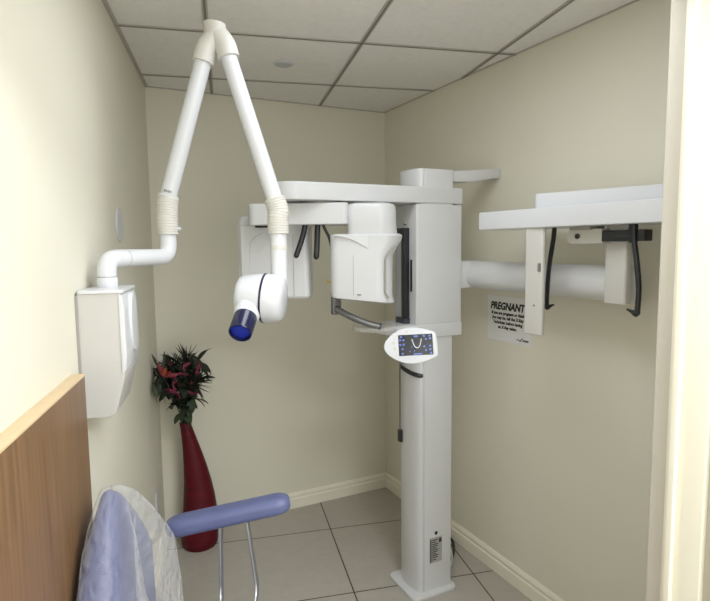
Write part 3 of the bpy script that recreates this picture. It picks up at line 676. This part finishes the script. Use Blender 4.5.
# armrest: padded bar
ad_ = (A1-A0).normalized(); an = (EZ-ad_*ad_.z).normalized(); asd = ad_.cross(an)
L_ = (A1-A0).length
rings = []
for i in range(41):
    t = (1-math.cos(PI*i/40))/2; s = -.5*L_+L_*t; e = min(t, 1-t)*L_; k = min(1, (max(e, 0)/.045))
    k = math.sqrt(max(.002, 1-(1-k)**2)); hw, hh_ = .040*(.3+.7*k), .028*(.35+.65*k)
    c = (A0+A1)/2+ad_*s
    rings.append([c+asd*(hw*p[0])+an*(hh_*p[1]) for p in rpoly([(-1, -1), (1, -1), (1, 1), (-1, 1)], .75, 7)])
ar = part('armrest', G().loft(rings), M['vinyl'], ch, sharp=1.0)
mA = (A0+A1)/2
for nm, off, bx_ in (('armrest_post', -.030, -.030), ('armrest_post', .050, .080)):
    p0 = mA+ad_*off-an*.026; p1 = V((mA.x, mA.y, .55))+CF*bx_-CG*.01; p2 = V((mA.x, mA.y, .44))+CF*(bx_*.7)-CG*.16
    part(nm, G().tube(bendpath([p0, p1, p2], .06), .0095, 14, flat=.6), M['steel'], ar)
# seat
sc_ = CC+EZ*.0
def cpt(f, g_, z): return sc_+CF*f+CG*g_+EZ*z
part('seat', G().prism(rpoly([(-.24, -.24), (.26, -.22), (.26, .22), (-.24, .24)], [.05, .09, .09, .05], 6), sc_, CF, CG, EZ, .40, .49, .03, 4), M['vinyl'], ch)
part('seat_pan', G().prism(rpoly([(-.2, -.18), (.2, -.18), (.2, .18), (-.2, .18)], .03), sc_, CF, CG, EZ, .365, .402, .005), M['greymetal'], ch)
part('pedestal', G().lathe([(.05, .02), (.05, .2), (.038, .21), (.038, .37)], sc_, EZ, 28), M['steel'], ch)
part('base_plate', G().lathe([(.24, 0), (.24, .012), (.20, .026), (.06, .032)], sc_, EZ, 40), M['greymetal'], ch)
# near armrest too (mirror)
g = G(); off = CG*-.72
part('armrest', G().loft([[p+off for p in r] for r in rings]), M['vinyl'], ch, sharp=1.0)
arn = ch.children[-1]
for bo, bx_ in ((-.030, -.030), (.050, .080)):
    p0 = mA+off+ad_*bo-an*.026; p1 = V((mA.x, mA.y, .55))+off+CF*bx_+CG*.01; p2 = V((mA.x, mA.y, .44))+off+CF*(bx_*.7)+CG*.16
    part('armrest_post', G().tube(bendpath([p0, p1, p2], .06), .0095, 14, flat=.6), M['steel'], arn)
# backrest: padded dome, reclined
BO = cpt(-.232, .018, .485); BU = (EZ-CF*.02).normalized(); BN = CG.cross(BU).normalized()
if BN.dot(CF) < 0: BN = -BN
def dome(hw, hgt, n=30):
    pts = [(-hw*.92, 0), (hw*.92, 0)]
    for i in range(n+1):
        x = math.cos(PI*i/n); x = math.copysign(abs(x)**1.1, x)
        pts.append((hw*x, hgt*(.60+.40*(1-abs(x)**1.45))))
    return pts
def pad(hw, hgt, th0, th1):
    """pillow-like pad: outline shrunk towards front and rear faces, thinner at the top"""
    prof = [(-th0, .82), (-th0*.93, .91), (-th0*.6, .975), (0, 1.0), (th1*.6, .975), (th1*.93, .91), (th1, .82)]
    ol = dome(hw, hgt); rings = []
    for d, s in prof:
        rings.append([BO+CG*(p[0]*s)+BU*(hgt*.42+(p[1]-hgt*.42)*s)+BN*(d*(1-.55*(p[1]/hgt)**4)) for p in ol])
    return rings
BH = .560
part('backrest', G().loft(pad(.195, BH, .048, .055)), M['vinyl'], ch, sharp=1.2)
part('backrest_bar', G().tube(bez([cpt(-.12, 0, .378), cpt(-.225, .0, .40), BO+BU*.08-BN*.032, BO+BU*.25-BN*.036], 6), .012, 14), M['steel'], ch)
# clear plastic bag over the backrest
rr = random.Random(3)
rings = []
prof = [(-.054, .84), (-.054, .93), (-.040, 1.0), (0, 1.022), (.05, 1.02), (.085, .99), (.100, .93), (.102, .80), (.098, .62), (.094, .44), (.092, .26), (.090, .08)]
prof = [(-.052, .10), (-.053, .5)]+prof
ol = dome(.200, BH+.004)
from mathutils import noise
for d, s in prof:
    rg = []
    for p in ol:
        h = p[1]/BH
        q = BO+CG*(p[0]*s)+BU*(.24+(p[1]-.24)*s)+BN*(d*(1-.5*h**4)*(1+.35*max(0, 1-h) if d > 0 else 1))
        nz = noise.noise_vector(V((q.x*14, q.y*26, q.z*9)))*.009
        if q.z < .52: q.z = .52
        if (q-L0).dot(LN) < .046: q = q+LN*(.046-(q-L0).dot(LN))
        wr = noise.noise(V((q.x*10+3, q.y*34, q.z*12)))*.010 if (d > .08 and s < .9) else 0
        rg.append(q+BN*(abs(nz.x)+wr)+CG*nz.y+BU*nz.z*.5)
    rings.append(rg)
g = G(); g.loft(rings, cap=False)
o = part('plastic_cover', g, M['film'], None, loc=BO, sharp=2.5)
md = o.modifiers.new('sub', 'SUBSURF'); md.levels = 1; md.render_levels = 2
tag(o, 'wrinkled clear plastic bag pulled over the blue chair backrest', 'plastic cover')

# ------------------------------------------------------------------ light
def area(name, loc, sx, sy, e, rot=(0, 0, 0), col=(1, .97, .92)):
    l = bpy.data.lights.new(name, 'AREA'); l.shape = 'RECTANGLE'; l.size = sx; l.size_y = sy; l.energy = e; l.color = col
    o = bpy.data.objects.new(name, l); COL.objects.link(o); o.location = loc; o.rotation_euler = rot; return o
area('ceiling_lamp', (-1.05, -1.95, H-.03), 1.1, .55, 10.5, rot=(0, 0, PI/2-TH), col=(.90, .94, 1))
area('ceiling_lamp', (-.75, -3.30, H-.03), 1.1, .55, 47, col=(.90, .94, 1))
area('fill_light', (-1.2, -4.2, 1.35), 1.6, 1.7, 14, rot=(R(90), 0, 0), col=(.90, .94, 1))  # added unseen fill behind the camera, brightens the ceiling; no real window
w = bpy.data.worlds.new('world'); scn.world = w; w.use_nodes = True
w.node_tree.nodes['Background'].inputs[0].default_value = (1, .97, .92, 1); w.node_tree.nodes['Background'].inputs[1].default_value = .3

# ------------------------------------------------------------------ camera
f_px, yaw, pitch, roll = 553.6121, .4599, .0984, -.0110
fw = V((math.sin(yaw)*math.cos(pitch), math.cos(yaw)*math.cos(pitch), -math.sin(pitch)))
r0 = V((math.cos(yaw), -math.sin(yaw), 0)); u0 = r0.cross(fw)
r1 = r0*math.cos(roll)+u0*math.sin(roll); u1 = -r0*math.sin(roll)+u0*math.cos(roll)
cd = bpy.data.cameras.new('camera'); cam = bpy.data.objects.new('camera', cd); COL.objects.link(cam)
cd.sensor_fit = 'HORIZONTAL'; cd.sensor_width = 36; cd.lens = f_px/710*36; cd.clip_start = .05
m = Matrix((r1, u1, -fw)).transposed().to_4x4(); m.translation = V((-1.7693, -3.1224, 1.6079)); cam.matrix_world = m
scn.camera = cam
scn.view_settings.view_transform = 'Standard'; scn.view_settings.look = 'None'; scn.view_settings.exposure = 0.2; scn.view_settings.gamma = 1.1
